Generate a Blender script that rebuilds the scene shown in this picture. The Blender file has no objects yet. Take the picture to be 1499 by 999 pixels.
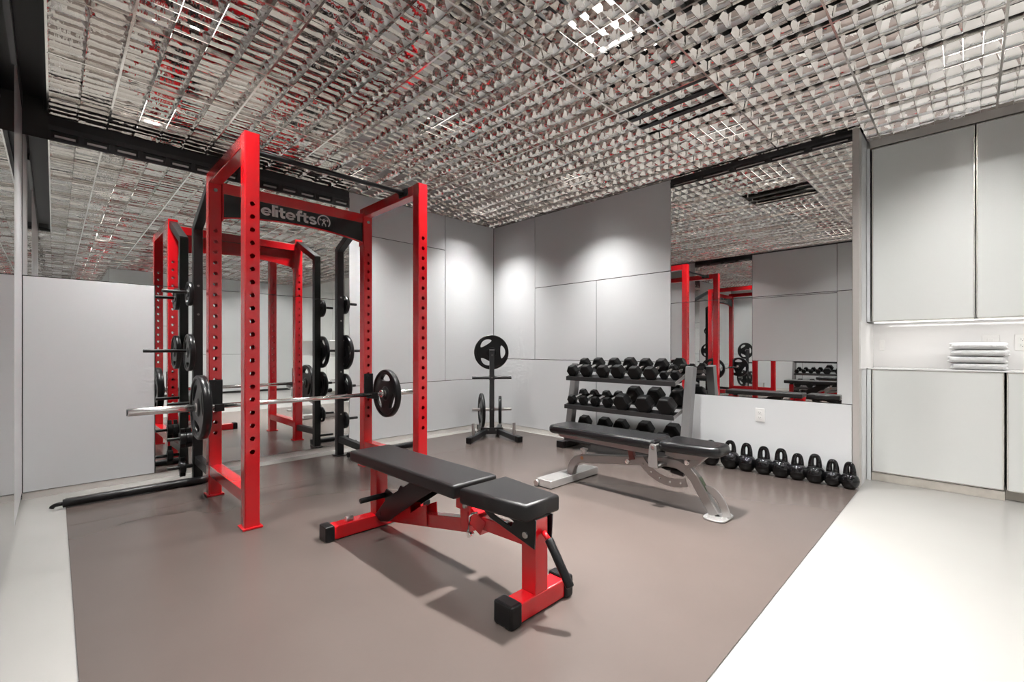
import bpy, bmesh, math, random
from mathutils import Vector, Matrix
from mathutils.noise import noise as pnoise
random.seed(7)
SC = bpy.context.scene
COL = SC.collection
PI = math.pi

# ---------------------------------------------------------------- camera
F_PX = 670.5
CAMX, CAMY, CAMZ = 4.4952, -4.1484, 1.01
HC = 2.628                                # height of the ceiling louvres
cd = bpy.data.cameras.new('camera'); cam = bpy.data.objects.new('camera', cd); COL.objects.link(cam)
cd.sensor_width = 36.0; cd.lens = F_PX / 1499.0 * 36.0
cd.shift_y = 12.5 / 1499.0
cd.clip_start = 0.02
cam.location = (CAMX, CAMY, CAMZ)
cam.rotation_euler = (PI/2, 0, PI/4)
SC.camera = cam

# ---------------------------------------------------------------- exposure and world
SC.view_settings.view_transform = 'Standard'
SC.view_settings.look = 'None'
SC.view_settings.gamma = 1.0
SC.view_settings.use_curve_mapping = False
SC.view_settings.exposure = 0.10
SC.cycles.use_denoising = True
SC.cycles.max_bounces = 12
SC.cycles.diffuse_bounces = 5
SC.cycles.glossy_bounces = 8
SC.cycles.transmission_bounces = 4
SC.cycles.caustics_reflective = False
SC.cycles.caustics_refractive = False
SC.cycles.sample_clamp_indirect = 6.0
w = bpy.data.worlds.new('world'); SC.world = w; w.use_nodes = True
w.node_tree.nodes['Background'].inputs[0].default_value = (1, 0.97, 0.94, 1)
w.node_tree.nodes['Background'].inputs[1].default_value = 0.0

# ---------------------------------------------------------------- recessed downlights (position, power)
LAMP_W = 75.0
LAMP_COL = (1.0, 0.985, 0.97)
LOUVRE_X0, LOUVRE_Y0, PX, PY = 4.011, -3.874, 0.0763, 0.1526   # tee grid origin and cell pitches

# ---------------------------------------------------------------- materials
def mat(name, col, rough=0.5, metal=0.0, spec=0.5, coat=0.0, bump=0.0, bscale=60.0, var=0.0, vscale=4.0, emit=None, trans=0.0, rvar=0.0):
    m = bpy.data.materials.new(name); m.use_nodes = True
    nt = m.node_tree; b = nt.nodes['Principled BSDF']
    b.inputs['Base Color'].default_value = (*col, 1)
    b.inputs['Roughness'].default_value = rough
    b.inputs['Metallic'].default_value = metal
    b.inputs['Specular IOR Level'].default_value = spec
    b.inputs['Coat Weight'].default_value = coat
    b.inputs['Coat Roughness'].default_value = 0.08
    b.inputs['Transmission Weight'].default_value = trans
    tc = nt.nodes.new('ShaderNodeTexCoord')
    if var > 0 or rvar > 0:
        n = nt.nodes.new('ShaderNodeTexNoise'); n.inputs['Scale'].default_value = vscale; n.inputs['Detail'].default_value = 5
        nt.links.new(tc.outputs['Object'], n.inputs['Vector'])
        if var > 0:
            r = nt.nodes.new('ShaderNodeMapRange'); r.inputs['From Min'].default_value = .3; r.inputs['From Max'].default_value = .7
            r.inputs['To Min'].default_value = 1 - var; r.inputs['To Max'].default_value = 1 + var
            nt.links.new(n.outputs['Fac'], r.inputs['Value'])
            mx = nt.nodes.new('ShaderNodeMix'); mx.data_type = 'RGBA'; mx.blend_type = 'MULTIPLY'; mx.inputs['Factor'].default_value = 1
            mx.inputs[6].default_value = (*col, 1)
            cc = nt.nodes.new('ShaderNodeCombineColor')
            for i in range(3): nt.links.new(r.outputs['Result'], cc.inputs[i])
            nt.links.new(cc.outputs['Color'], mx.inputs[7]); nt.links.new(mx.outputs[2], b.inputs['Base Color'])
        if rvar > 0:
            r2 = nt.nodes.new('ShaderNodeMapRange'); r2.inputs['From Min'].default_value = .3; r2.inputs['From Max'].default_value = .7
            r2.inputs['To Min'].default_value = rough - rvar; r2.inputs['To Max'].default_value = rough + rvar
            nt.links.new(n.outputs['Fac'], r2.inputs['Value']); nt.links.new(r2.outputs['Result'], b.inputs['Roughness'])
    if bump > 0:
        n2 = nt.nodes.new('ShaderNodeTexNoise'); n2.inputs['Scale'].default_value = bscale; n2.inputs['Detail'].default_value = 3
        nt.links.new(tc.outputs['Object'], n2.inputs['Vector'])
        bp = nt.nodes.new('ShaderNodeBump'); bp.inputs['Strength'].default_value = bump; bp.inputs['Distance'].default_value = 0.01
        nt.links.new(n2.outputs['Fac'], bp.inputs['Height']); nt.links.new(bp.outputs['Normal'], b.inputs['Normal'])
    if emit:
        b.inputs['Emission Color'].default_value = (*emit[0], 1); b.inputs['Emission Strength'].default_value = emit[1]
    return m

M = {}
M['panel'] = mat('back_painted_panel', (.745, .755, .76), rough=.22, spec=.5)
M['seam'] = mat('dark_seam', (.02, .02, .02), rough=.6)
M['base'] = mat('pale_baseboard', (.66, .63, .59), rough=.4)
M['trim'] = mat('brushed_trim', (.55, .52, .49), rough=.35, metal=.3)
M['cab'] = mat('cabinet_glass', (.77, .78, .755), rough=.32, spec=.35)
M['cabedge'] = mat('cabinet_edge_metal', (.82, .80, .74), rough=.25, metal=.6)
M['splash'] = mat('glossy_white', (.86, .85, .84), rough=.08, spec=.6)
M['plinth'] = mat('limed_plinth', (.56, .52, .46), rough=.5, var=.08, vscale=20)
M['mirror'] = mat('mirror', (.90, .91, .90), rough=.0, metal=1)
M['blackslot'] = mat('black_recess', (.006, .006, .007), rough=.5)
M['darkmetal'] = mat('dark_diffuser', (.035, .035, .037), rough=.35, metal=.4)
M['louvre'] = mat('polished_louvre', (.80, .78, .76), rough=.03, metal=1, bump=.12, bscale=16)
M['tee'] = mat('tee_bar', (.80, .77, .74), rough=.14, metal=1)
M['plenum'] = mat('plenum', (.008, .008, .008), rough=.9)
M['red'] = mat('red_powder_coat', (.56, .006, .011), rough=.20, spec=.5, coat=.5)
M['redbrown'] = mat('dark_red_steel', (.16, .05, .045), rough=.35, metal=.4)
M['blackpc'] = mat('black_powder_coat', (.006, .006, .0065), rough=.32, spec=.35, bump=.12, bscale=500)
M['rubber'] = mat('black_rubber', (.004, .004, .0043), rough=.36, spec=.28, bump=.1, bscale=260)
M['plate'] = mat('plate_rubber', (.005, .005, .0055), rough=.30, spec=.32)
M['plastic'] = mat('black_plastic', (.006, .006, .0065), rough=.3, spec=.3)
M['vinyl'] = mat('black_vinyl', (.007, .0063, .0065), rough=.36, spec=.36, bump=.16, bscale=320)
M['vinylg'] = mat('glossy_vinyl', (.006, .006, .0065), rough=.22, spec=.42, bump=.08, bscale=200)
M['chrome'] = mat('chrome', (.90, .89, .88), rough=.17, metal=1)
M['steel'] = mat('satin_steel', (.55, .53, .52), rough=.28, metal=1)
M['silver'] = mat('silver_powder_coat', (.30, .285, .275), rough=.30, metal=.65, coat=.2)
M['silverlt'] = mat('pale_silver', (.46, .45, .435), rough=.25, metal=.6, coat=.3)
M['treegrey'] = mat('graphite_powder_coat', (.035, .036, .038), rough=.34, metal=.3)
M['rackgrey'] = mat('grey_powder_coat', (.23, .225, .225), rough=.38, metal=.35)
M['shelfgrey'] = mat('dark_grey_powder_coat', (.035, .035, .036), rough=.38, metal=.3)
M['kettle'] = mat('glossy_black_enamel', (.004, .004, .0045), rough=.05, spec=.45, coat=.0, bump=.04, bscale=18)
M['towel'] = mat('white_terry', (.86, .86, .86), rough=.95, spec=.1, bump=1.0, bscale=220)
M['white'] = mat('white_plastic', (.85, .84, .82), rough=.3)
M['letter'] = mat('silver_lettering', (.72, .69, .67), rough=.4)
M['banner'] = mat('banner_black', (.012, .012, .013), rough=.16, spec=.5)
M['stick'] = mat('green_label', (.10, .14, .08), rough=.4, var=.5, vscale=120)
M['brass'] = mat('copper_bolt', (.45, .22, .12), rough=.3, metal=1)
M['striplens'] = mat('strip_lens', (.9, .9, .9), rough=.4, emit=((1, .98, .95), 2.0))
M['lens'] = mat('lamp_lens', (.9, .9, .9), rough=.4, emit=((1, .98, .96), 14.0))

def floor_mat(name, col, rough, seams, svx, svy, line, var):
    m = mat(name, col, rough=rough, var=var, vscale=1.4, spec=.38)
    return m
M['matfloor'] = floor_mat('brown_rubber_floor', (.090, .072, .064), .27, False, 1, 1, 0, .05)
M['whitefloor'] = mat('white_resin_floor', (.345, .333, .317), rough=.22, var=.02, vscale=2.0, spec=.5)

# ---------------------------------------------------------------- mesh helpers
def new(): return bmesh.new()
def _merge(bm, tmp, mtx=None):
    if mtx is not None: bmesh.ops.transform(tmp, matrix=mtx, verts=tmp.verts)
    me = bpy.data.meshes.new('t'); tmp.to_mesh(me); tmp.free(); bm.from_mesh(me); bpy.data.meshes.remove(me)
def box(bm, a, b, r=0.0, seg=2, mi=0, mtx=None):
    a = Vector(a); b = Vector(b); t = bmesh.new(); bmesh.ops.create_cube(t, size=1)
    s = b - a; c = (a + b) / 2
    for v in t.verts: v.co = Vector((v.co.x*s.x + c.x, v.co.y*s.y + c.y, v.co.z*s.z + c.z))
    if r > 0: bmesh.ops.bevel(t, geom=list(t.edges), offset=min(r, min(abs(x) for x in s)*.49), segments=seg, profile=.5, affect='EDGES')
    for f in t.faces: f.material_index = mi
    _merge(bm, t, mtx); return bm
def frame(p, q, up=(0, 0, 1)):
    p = Vector(p); q = Vector(q); z = (q - p); L = z.length; z.normalize()
    u = Vector(up)
    if abs(z.dot(u)) > .99: u = Vector((1, 0, 0))
    x = u.cross(z).normalized(); y = z.cross(x)
    return Matrix(((x.x, y.x, z.x, p.x), (x.y, y.y, z.y, p.y), (x.z, y.z, z.z, p.z), (0, 0, 0, 1))), L
def bar(bm, p, q, wx, wy, r=.004, mi=0, up=(0, 0, 1)):
    """rectangular bar from p to q; wx across (horizontal), wy in the 'up' direction"""
    m, L = frame(p, q, up); return box(bm, (-wx/2, -wy/2, 0), (wx/2, wy/2, L), r, 2, mi, m)
def rod(bm, p, q, r, n=24, r2=None, bev=0.0, mi=0):
    m, L = frame(p, q); t = bmesh.new()
    bmesh.ops.create_cone(t, cap_ends=True, segments=n, radius1=r, radius2=r if r2 is None else r2, depth=L)
    bmesh.ops.translate(t, vec=(0, 0, L/2), verts=t.verts)
    if bev > 0:
        es = [e for e in t.edges if abs(e.verts[0].co.z - e.verts[1].co.z) < 1e-6]
        bmesh.ops.bevel(t, geom=es, offset=bev, segments=2, profile=.5, affect='EDGES')
    for f in t.faces: f.smooth = len(f.verts) == 4; f.material_index = mi
    _merge(bm, t, m); return bm
def lathe(bm, prof, n=40, mtx=None):
    t = bmesh.new(); rings = []
    for (r, z) in prof:
        if r < 1e-6: rings.append([t.verts.new((0, 0, z))])
        else: rings.append([t.verts.new((r*math.cos(2*PI*i/n), r*math.sin(2*PI*i/n), z)) for i in range(n)])
    for a, b in zip(rings, rings[1:]):
        for i in range(n):
            j = (i+1) % n
            if len(a) == 1 and len(b) == 1: continue
            if len(a) == 1: f = t.faces.new((a[0], b[i], b[j]))
            elif len(b) == 1: f = t.faces.new((a[i], b[0], a[j]))
            else: f = t.faces.new((a[i], b[i], b[j], a[j]))
            f.smooth = True
    bmesh.ops.recalc_face_normals(t, faces=t.faces)
    _merge(bm, t, mtx); return bm
def sweep(bm, pts, rad, n=14, closed=False, rect=None, up=(0, 0, 1), smooth=True):
    """tube (or rectangular section rect=(w,h)) along a polyline"""
    P = [Vector(p) for p in pts]; t = bmesh.new(); rings = []
    N = len(P); u = Vector(up)
    for i, p in enumerate(P):
        if closed: d = P[(i+1) % N] - P[i-1]
        else: d = P[min(i+1, N-1)] - P[max(i-1, 0)]
        d.normalize()
        x = u.cross(d)
        if x.length < 1e-4: x = Vector((1, 0, 0)).cross(d)
        x.normalize(); y = d.cross(x)
        k = rad[i] if isinstance(rad, (list, tuple)) else rad
        if rect: prof = [(rect[0]/2*a, rect[1]/2*b) for a, b in ((-.8, -1), (.8, -1), (1, -.8), (1, .8), (.8, 1), (-.8, 1), (-1, .8), (-1, -.8))]
        else: prof = [(k*math.cos(2*PI*j/n), k*math.sin(2*PI*j/n)) for j in range(n)]
        rings.append([t.verts.new(p + x*a + y*b) for a, b in prof])
    m = len(rings[0])
    rng = range(N) if closed else range(N-1)
    for i in rng:
        a = rings[i]; b = rings[(i+1) % N]
        for j in range(m):
            f = t.faces.new((a[j], a[(j+1) % m], b[(j+1) % m], b[j])); f.smooth = smooth and not rect
    if not closed: t.faces.new(list(reversed(rings[0]))); t.faces.new(rings[-1])
    bmesh.ops.recalc_face_normals(t, faces=t.faces)
    _merge(bm, t); return bm
def flat(bm, outlines, depth, bev=0.0, mtx=None, res=1):
    """filled 2-D outlines (first outer, rest holes) extruded +-depth/2 along local z"""
    cu = bpy.data.curves.new('c', 'CURVE'); cu.dimensions = '2D'; cu.fill_mode = 'BOTH'
    cu.extrude = max(depth/2 - bev, 1e-4); cu.bevel_depth = bev; cu.bevel_resolution = res; cu.offset = -bev
    for o in outlines:
        s = cu.splines.new('POLY'); s.points.add(len(o)-1); s.use_cyclic_u = True
        for p, q in zip(s.points, o): p.co = (q[0], q[1], 0, 1)
    ob = bpy.data.objects.new('c', cu); COL.objects.link(ob)
    dg = bpy.context.evaluated_depsgraph_get(); me = bpy.data.meshes.new_from_object(ob.evaluated_get(dg))
    t = bmesh.new(); t.from_mesh(me); bmesh.ops.remove_doubles(t, verts=t.verts, dist=1e-5)
    bpy.data.objects.remove(ob); bpy.data.curves.remove(cu); bpy.data.meshes.remove(me)
    _merge(bm, t, mtx); return bm
XZ = Matrix(((1, 0, 0, 0), (0, 0, -1, 0), (0, 1, 0, 0), (0, 0, 0, 1)))      # local x,y -> world x,z ; depth along y
YZ = Matrix(((0, 0, 1, 0), (1, 0, 0, 0), (0, 1, 0, 0), (0, 0, 0, 1)))       # local x,y -> world y,z ; depth along x
def T(x, y, z): return Matrix.Translation((x, y, z))
def RZ(a): return Matrix.Rotation(a, 4, 'Z')
def RX(a): return Matrix.Rotation(a, 4, 'X')
def obj(name, bm, m, parent=None, loc=None, label=None, autosmooth=False):
    me = bpy.data.meshes.new(name); bm.to_mesh(me); bm.free()
    for k in (m if isinstance(m, (list, tuple)) else [m]): me.materials.append(M[k])
    o = bpy.data.objects.new(name, me); COL.objects.link(o)
    if parent is not None: o.parent = parent
    if loc: o.location = loc
    if label: o['label'] = label
    return o
def thing(name, label, cat, loc=(0, 0, 0), rz=0.0, group=None):
    o = bpy.data.objects.new(name, None); COL.objects.link(o); o.empty_display_size = .1
    o.location = loc; o.rotation_euler = (0, 0, rz); o['label'] = label; o['category'] = cat
    if group: o['group'] = group
    return o
def tag(o, label, cat, group=None):
    o['label'] = label; o['category'] = cat
    if group: o['group'] = group
    return o
def struct(name, bm, m, **k):
    o = obj(name, bm, m, **k); o['kind'] = 'structure'; return o
def dup(root, loc=None, rz=None, label=None, group=None, scale=None):
    r = root.copy(); COL.objects.link(r)
    if loc is not None: r.location = loc
    if rz is not None: r.rotation_euler = (0, 0, rz)
    if scale is not None: r.scale = (scale,)*3
    if label: r['label'] = label
    if group: r['group'] = group
    for ch in list(root.children):
        c = ch.copy(); COL.objects.link(c); c.parent = r
        for g in list(ch.children):
            d = g.copy(); COL.objects.link(d); d.parent = c
    return r

# ================================================================ ROOM SHELL
XE, XF, YB, YD, YC = 7.6, 11.0, -8.0, -4.30, 0.33       # far wall, farther wall, rear wall, left partition, cabinet face
XP = 4.44                                               # end of the left partition
struct('floor', box(new(), (-.1, YB-.1, -.12), (XF+.1, .9, 0)), 'whitefloor')
mb = new()
for (xa, xb) in ((.18, .872), (.875, 3.93)): box(mb, (xa, -4.095, 0.0), (xb, -.085, .006), .0012)
box(mb, (.870, -4.094, 0.0), (.877, -.086, .003), 0, 1, 1)
tag(obj('rubber_floor_mat', mb, ['matfloor', 'seam']), 'large brown rubber floor mat under the gym equipment, bordered by white floor', 'floor mat')

def panel_wall(name, axis, pos, sgn, rects, u0, u1, z0, z1, thick=.1, back=.012, gap=.0035, m='panel'):
    """wall in the plane axis=pos with a dark backing and glass-like panels rects=(u0,u1,z0,z1) standing proud of it; sgn = side the room is on"""
    bm = new()
    def B(ua, ub, za, zb, da, db, mi, r=0):
        lo, hi = sorted((pos + sgn*da, pos + sgn*db))
        if axis == 'x': box(bm, (lo, ua, za), (hi, ub, zb), r, 1, mi)
        else: box(bm, (ua, lo, za), (ub, hi, zb), r, 1, mi)
    B(u0, u1, z0, z1, -thick, -back, 1)
    for (a, b, c, d) in rects: B(a+gap, b-gap, c+gap, d-gap, -back, 0, 0, .0015)
    return struct(name, bm, [m, 'seam'])

ZB = .045      # baseboard height
# left wall (x = 0)
panel_wall('wall_left', 'x', 0.0, 1, [
    (YD, -3.591, ZB, 1.51),
    (-2.012, -.795, 2.215, HC), (-2.012, -.795, .632, 2.215), (-.795, 0, .632, HC), (-2.012, 0, ZB, .632)],
    YD, 0.1, 0, HC+.2)
# back wall (y = 0)
panel_wall('wall_back', 'y', 0.0, -1, [
    (0, .742, .889, HC), (.742, 2.483, 1.759, HC), (.742, 1.637, .889, 1.759), (1.637, 2.483, .889, 1.759),
    (0, 1.637, ZB, .889), (1.637, 2.483, ZB, .889), (2.483, 3.885, ZB, .605)],
    -.1, 3.92, 0, HC+.2)
struct('baseboard_left', box(new(), (-.012, YD, 0), (-.002, 0, ZB)), 'base')
struct('baseboard_back', box(new(), (0, .002, 0), (3.92, .012, ZB)), 'base')
# end of the back wall: metal post and return into the cabinet recess
struct('trim_1', box(new(), (3.885, -.008, 0), (3.925, .10, HC), .002), 'trim')
bm = new(); box(bm, (3.80, .10, 0), (3.925, YC+.02, .868)); box(bm, (3.80, .10, 1.215), (3.925, YC+.02, HC))
struct('trim_2', bm, 'panel')
struct('trim_3', box(new(), (3.80, .012, .868), (3.930, YC+.32, 1.215)), 'splash')
# ---------------- left partition beside the camera, pale glass and mirror
panel_wall('wall_partition', 'y', YD, 1, [
    (0, .87, ZB, HC), (1.86, 3.06, .82, 1.88), (1.86, 3.06, 1.88, HC), (3.06, XP, ZB, HC)],
    -.1, XP, 0, HC+.2)
# rest of the room beyond the frame
panel_wall('wall_far', 'x', XE, -1, [(-3.37, -2.2, ZB, 1.51), (-3.37, -2.2, 1.51, HC), (-2.2, -1.0, ZB, .9), (-2.2, -1.0, .9, HC), (-1.0, YC, ZB, HC)], -3.37, .5, 0, HC+.2)
panel_wall('wall_alcove', 'y', -3.37, -1, [(XE, 9.2, ZB, HC), (9.2, XF, ZB, HC)], XE+.1, XF+.1, 0, HC+.2)
panel_wall('wall_end', 'x', XF, -1, [(YB, -5.6, ZB, HC), (-5.6, -3.37, ZB, HC)], YB-.1, -3.3, 0, HC+.2)
panel_wall('wall_rear', 'y', YB, 1, [(XP, 6.4, ZB, HC), (6.4, 8.7, ZB, HC), (8.7, XF, ZB, HC)], XP-.1, XF+.1, 0, HC+.2)
panel_wall('wall_side', 'x', XP, 1, [(YB, -6.2, ZB, HC), (-6.2, YD-.1, ZB, HC)], YB-.1, YD-.1, 0, HC+.2)
struct('trim_11', box(new(), (XE-.03, YC-.01, .855), (XE-.002, YC+.32, 1.225)), 'splash')
# wall behind the cabinets
struct('wall_right', box(new(), (3.8, YC+.32, 0), (XE+.1, YC+.42, HC+.2)), 'splash')
struct('trim_4', box(new(), (3.925, YC, 2.455+.115), (XE, YC+.3, HC), .001), 'trim')
struct('ceiling.001', box(new(), (-.2, YB-.1, HC+.22), (XF+.1, .9, HC+.3)), 'plenum')

# ---------------- polished louvre ceiling, real curved blades
lamps = []
for gx in (.46, 1.83, 3.20, 4.58, 5.95, 7.32, 8.70, 10.07):
    for gy in (-6.62, -5.09, -3.57, -2.10, -.60):
        if gx < 4.5 and gy < -4.3: continue
        if gx > 7.4 and gy > -3.4: continue
        lamps.append((gx, gy))
def snap(x, y):   # snap to the middle of a pair of cells in the louvre
    i = round((x - LOUVRE_X0)/PX); j = math.floor((y - LOUVRE_Y0)/PY)
    return i, j
LC = {}
for (x, y) in lamps:
    i, j = snap(x, y); LC[(i, j)] = (LOUVRE_X0 + i*PX, LOUVRE_Y0 + (j+.5)*PY)
skip = set()
RN = random.Random(11)
HB = .054; WX = .0155; WY = .037; NS = 5
verts = []; faces = []
def quad(*p):
    n = len(verts); verts.extend(p); faces.append((n, n+1, n+2, n+3))
regions = [(0.0, 3.92, -4.176, 0.0), (3.92, XP, -4.176, YC), (XP, XE, YB, YC), (XE, XF, YB, -3.37)]
for i in range(math.floor(-LOUVRE_X0/PX), math.ceil((XF-LOUVRE_X0)/PX)):
    x0 = max(LOUVRE_X0+i*PX, 0); x1 = min(LOUVRE_X0+(i+1)*PX, XF); xm = (x0+x1)/2
    ylo = -4.176 if xm < XP else YB; yhi = 0.0 if xm < 3.92 else YC if xm < XE else -3.37
    for j in range(math.floor((ylo-LOUVRE_Y0)/PY), math.ceil((yhi-LOUVRE_Y0)/PY)):
        y0 = max(LOUVRE_Y0+j*PY, ylo); y1 = min(LOUVRE_Y0+(j+1)*PY, yhi)
        wx = min(WX, (x1-x0)*.3); wy = min(WY, (y1-y0)*.3)
        if x1-x0 < .004 or y1-y0 < .004: continue
        # pressed foil blades: every side bows and twists a little differently
        sides = (((x0, y0), (x1, y0), (0, 1), wy), ((x1, y0), (x1, y1), (-1, 0), wx), ((x1, y1), (x0, y1), (0, -1), wy), ((x0, y1), (x0, y0), (1, 0), wx))
        tops = [(wx*RN.uniform(.8, 1.2), wy*RN.uniform(.8, 1.2)) for _ in range(4)]
        cor = [(x0, y0, 1, 1), (x1, y0, -1, 1), (x1, y1, -1, -1), (x0, y1, 1, -1)]
        pw = RN.uniform(1.6, 2.2)
        for side in range(4):
            A_, B_ = cor[side], cor[(side+1) % 4]; ta, tb_ = tops[side], tops[(side+1) % 4]; nx_, ny_ = sides[side][2]
            bow = RN.uniform(-.0035, .0035); bz = RN.uniform(.25, .75)
            n = len(verts)
            for q_ in range(NS+1):
                t = q_/NS; e = t**pw; z = HC + HB*t
                pa = (A_[0]+A_[2]*(.0006+ta[0]*e), A_[1]+A_[3]*(.0006+ta[1]*e)); pb_ = (B_[0]+B_[2]*(.0006+tb_[0]*e), B_[1]+B_[3]*(.0006+tb_[1]*e))
                k_ = bow*math.sin(PI*min(1, t/ (2*bz)) if t < bz else PI*(.5+.5*(t-bz)/(1-bz)))
                pm = ((pa[0]+pb_[0])/2 + nx_*k_, (pa[1]+pb_[1])/2 + ny_*k_)
                verts.extend(((pa[0], pa[1], z), (pm[0], pm[1], z), (pb_[0], pb_[1], z)))
            for q_ in range(NS):
                for c_ in range(2): m0 = n+3*q_+c_; faces.append((m0, m0+3, m0+4, m0+1))
me = bpy.data.meshes.new('ceiling'); me.from_pydata(verts, [], faces); me.materials.append(M['louvre'])
me.polygons.foreach_set('use_smooth', [True]*len(faces))
ce = bpy.data.objects.new('ceiling', me); COL.objects.link(ce); ce['kind'] = 'structure'
# tee bars on a 0.61 m grid
bm = new()
for (xa, xb, ya, yb) in regions:
    k0 = math.ceil((xa-LOUVRE_X0)/(8*PX)); k1 = math.floor((xb-LOUVRE_X0)/(8*PX))
    for k in range(k0, k1+1):
        x = LOUVRE_X0+k*8*PX; box(bm, (x-.0055, ya, HC-.006), (x+.0055, yb, HC+.02))
    k0 = math.ceil((ya-LOUVRE_Y0)/(4*PY)); k1 = math.floor((yb-LOUVRE_Y0)/(4*PY))
    for k in range(k0, k1+1):
        y = LOUVRE_Y0+k*4*PY; box(bm, (xa, y-.0055, HC-.0055), (xb, y+.0055, HC+.02))
box(bm, (0, -4.182, HC-.006), (XP, -4.172, HC+.06))
struct('trim_5', bm, 'tee')
# black slot between the ceiling and the partition
bm = new(); box(bm, (0, YD, HC+.10), (XP, -4.176, HC+.12)); box(bm, (0, YD+.001, HC-.0), (XP, YD+.004, HC+.10)); box(bm, (0, -4.2, HC+.03), (XP, -4.178, HC+.05))
struct('trim_6', bm, 'blackslot')

# ---------------- recessed lamps
lab_row = {-3.57: 'nearest the left glass partition', -2.04: 'over the middle of the room', -.52: 'along the back wall',
           -5.09: 'in the side bay', -6.62: 'deepest in the side bay'}
def lampname(x, y):
    a = ('by the left wall' if x < 1 else 'over the red rack' if x < 2.4 else 'over the benches' if x < 4 else
         'before the tall cabinets' if x < 5 else 'past the first cabinet' if x < 6.2 else 'before the far wall' if x < 7.6 else 'in the far alcove' if x < 9.5 else 'at the alcove end')
    row = 0 if -4 < y < -3 else 1 if -3 < y < -1.5 else 2 if y > -1.5 else 3 if y > -6 else 4
    r = {0: 'row nearest the partition', 1: 'middle row', 2: 'row by the dumbbells', 3: 'first side bay row', 4: 'last side bay row'}[row]
    return 'light glowing above the louvre ceiling ' + a + ', ' + r
can0 = None
ZL = HC + HB + .022
for (i, j), (x, y) in LC.items():
    if can0 is None:
        bm = new(); hx = hy = .165; t = .002
        for s in (-1, 1):
            lo, hi = sorted((s*hx, s*(hx-t))); box(bm, (lo, -hy, -.020), (hi, hy, .05))
            lo, hi = sorted((s*hy, s*(hy-t))); box(bm, (-hx, lo, -.020), (hx, hi, .05))
        t0 = thing('recessed_light', lampname(x, y), 'ceiling light', (x, y, ZL), 0, 'lights above the louvre ceiling')
        obj('housing', bm, 'tee', t0)
        obj('lamp_lens', box(new(), (-hx+.004, -hy+.004, .002), (hx-.004, hy-.004, .008)), 'lens', t0)
        can0 = t0
    else:
        dup(can0, (x, y, ZL), 0, lampname(x, y))
    ld = bpy.data.lights.new('lamp', 'AREA'); ld.shape = 'RECTANGLE'; ld.size = .17; ld.size_y = .17
    gym = x < 4.0
    key = abs(x-3.2) < .2 and abs(y+2.1) < .2
    ld.energy = LAMP_W*(2.3 if key else 1.0 if gym else 1.5); ld.spread = math.radians(105 if gym else 180)
    if key: ld.size = ld.size_y = .09
    ld.use_shadow = True; ld.color = LAMP_COL
    lo = bpy.data.objects.new('lamp', ld); COL.objects.link(lo); lo.location = (x, y, ZL)

# linear air grille set in one louvre tile
t = thing('ceiling_vent', 'three dark parallel air slots in one louvre ceiling tile near the back wall mirror', 'air vent', (3.095, -1.26, HC))
for yy in (-.155, .0, .15):
    obj('slot', box(new(), (-.295, yy-.022, -.004), (.295, yy+.022, .001)), 'blackslot', t)

# ================================================================ MIRRORS
def mirror(name, label, axis, pos, sgn, rects):
    t = thing(name, label, 'mirror', (0, 0, 0))
    for (a, b, c, d) in rects:
        g = .002; bm = new(); lo, hi = sorted((pos - sgn*.011, pos + sgn*.001))
        if axis == 'x': box(bm, (lo, a+g, c+g), (hi, b-g, d-g))
        else: box(bm, (a+g, lo, c+g), (b-g, hi, d-g))
        obj('mirror_pane', bm, 'mirror', t)
    return t
mirror('wall_mirror', 'wide wall mirror on the left wall behind the red power rack', 'x', 0.0, 1,
       [(YD, -2.012, 1.51, 2.46), (-3.591, -2.012, ZB, 1.51)])
mirror('wall_mirror', 'tall wall mirror on the back wall to the right of the dumbbell rack', 'y', 0.0, -1,
       [(2.483, 3.885, .605, 1.449), (2.483, 3.885, 1.449, 2.545)])
mirror('wall_mirror', 'mirror strip in the glass partition at the left edge of the photo', 'y', YD, 1,
       [(.87, 1.86, ZB, 2.54), (1.86, 3.06, ZB, .82)])
def diffuser(name, label, axis, pos, sgn, u0, u1, z0, n):
    t = thing(name, label, 'air vent', (0, 0, 0))
    def B(bm, ua, ub, za, zb, da, db, mi=0):
        lo, hi = sorted((pos + sgn*da, pos + sgn*db))
        if axis == 'x': box(bm, (lo, ua, za), (hi, ub, zb), 0, 1, mi)
        else: box(bm, (ua, lo, za), (ub, hi, zb), 0, 1, mi)
    H = HC - z0
    bm = new(); B(bm, u0, u1, z0, HC, -.012, -.008); B(bm, u0, u1, z0+H*.62, HC, -.008, .003)
    obj('recess', bm, 'blackslot', t)
    bm = new(); B(bm, u0, u1, z0+H*.40, z0+H*.60, -.008, .012); B(bm, u0, u1, z0, z0+H*.10, -.008, .012)
    step = (u1-u0)/n
    for k in range(n+1):
        u = u0 + k*step; a = max(u-.014, u0); b = min(u+.014, u1); B(bm, a, b, z0+H*.1, z0+H*.4, -.008, .010)
    obj('slotted_frame', bm, 'darkmetal', t)
    for k in range(n):
        bm = new(); u = u0 + k*step; B(bm, u+.03, u+step-.03, z0+H*.16, z0+H*.24, -.008, .004)
        obj('slot_blade', bm, 'steel', t)
    return t
diffuser('slot_diffuser', 'long black slotted air diffuser over the left wall mirror', 'x', 0, 1, -4.176, -2.012, 2.46, 13)
diffuser('slot_diffuser', 'black slotted air diffuser over the back wall mirror', 'y', 0, -1, 2.483, 3.885, 2.545, 5)
diffuser('slot_diffuser', 'black air slot over the mirror in the left glass partition', 'y', YD, 1, .87, 1.86, 2.54, 4)

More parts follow.
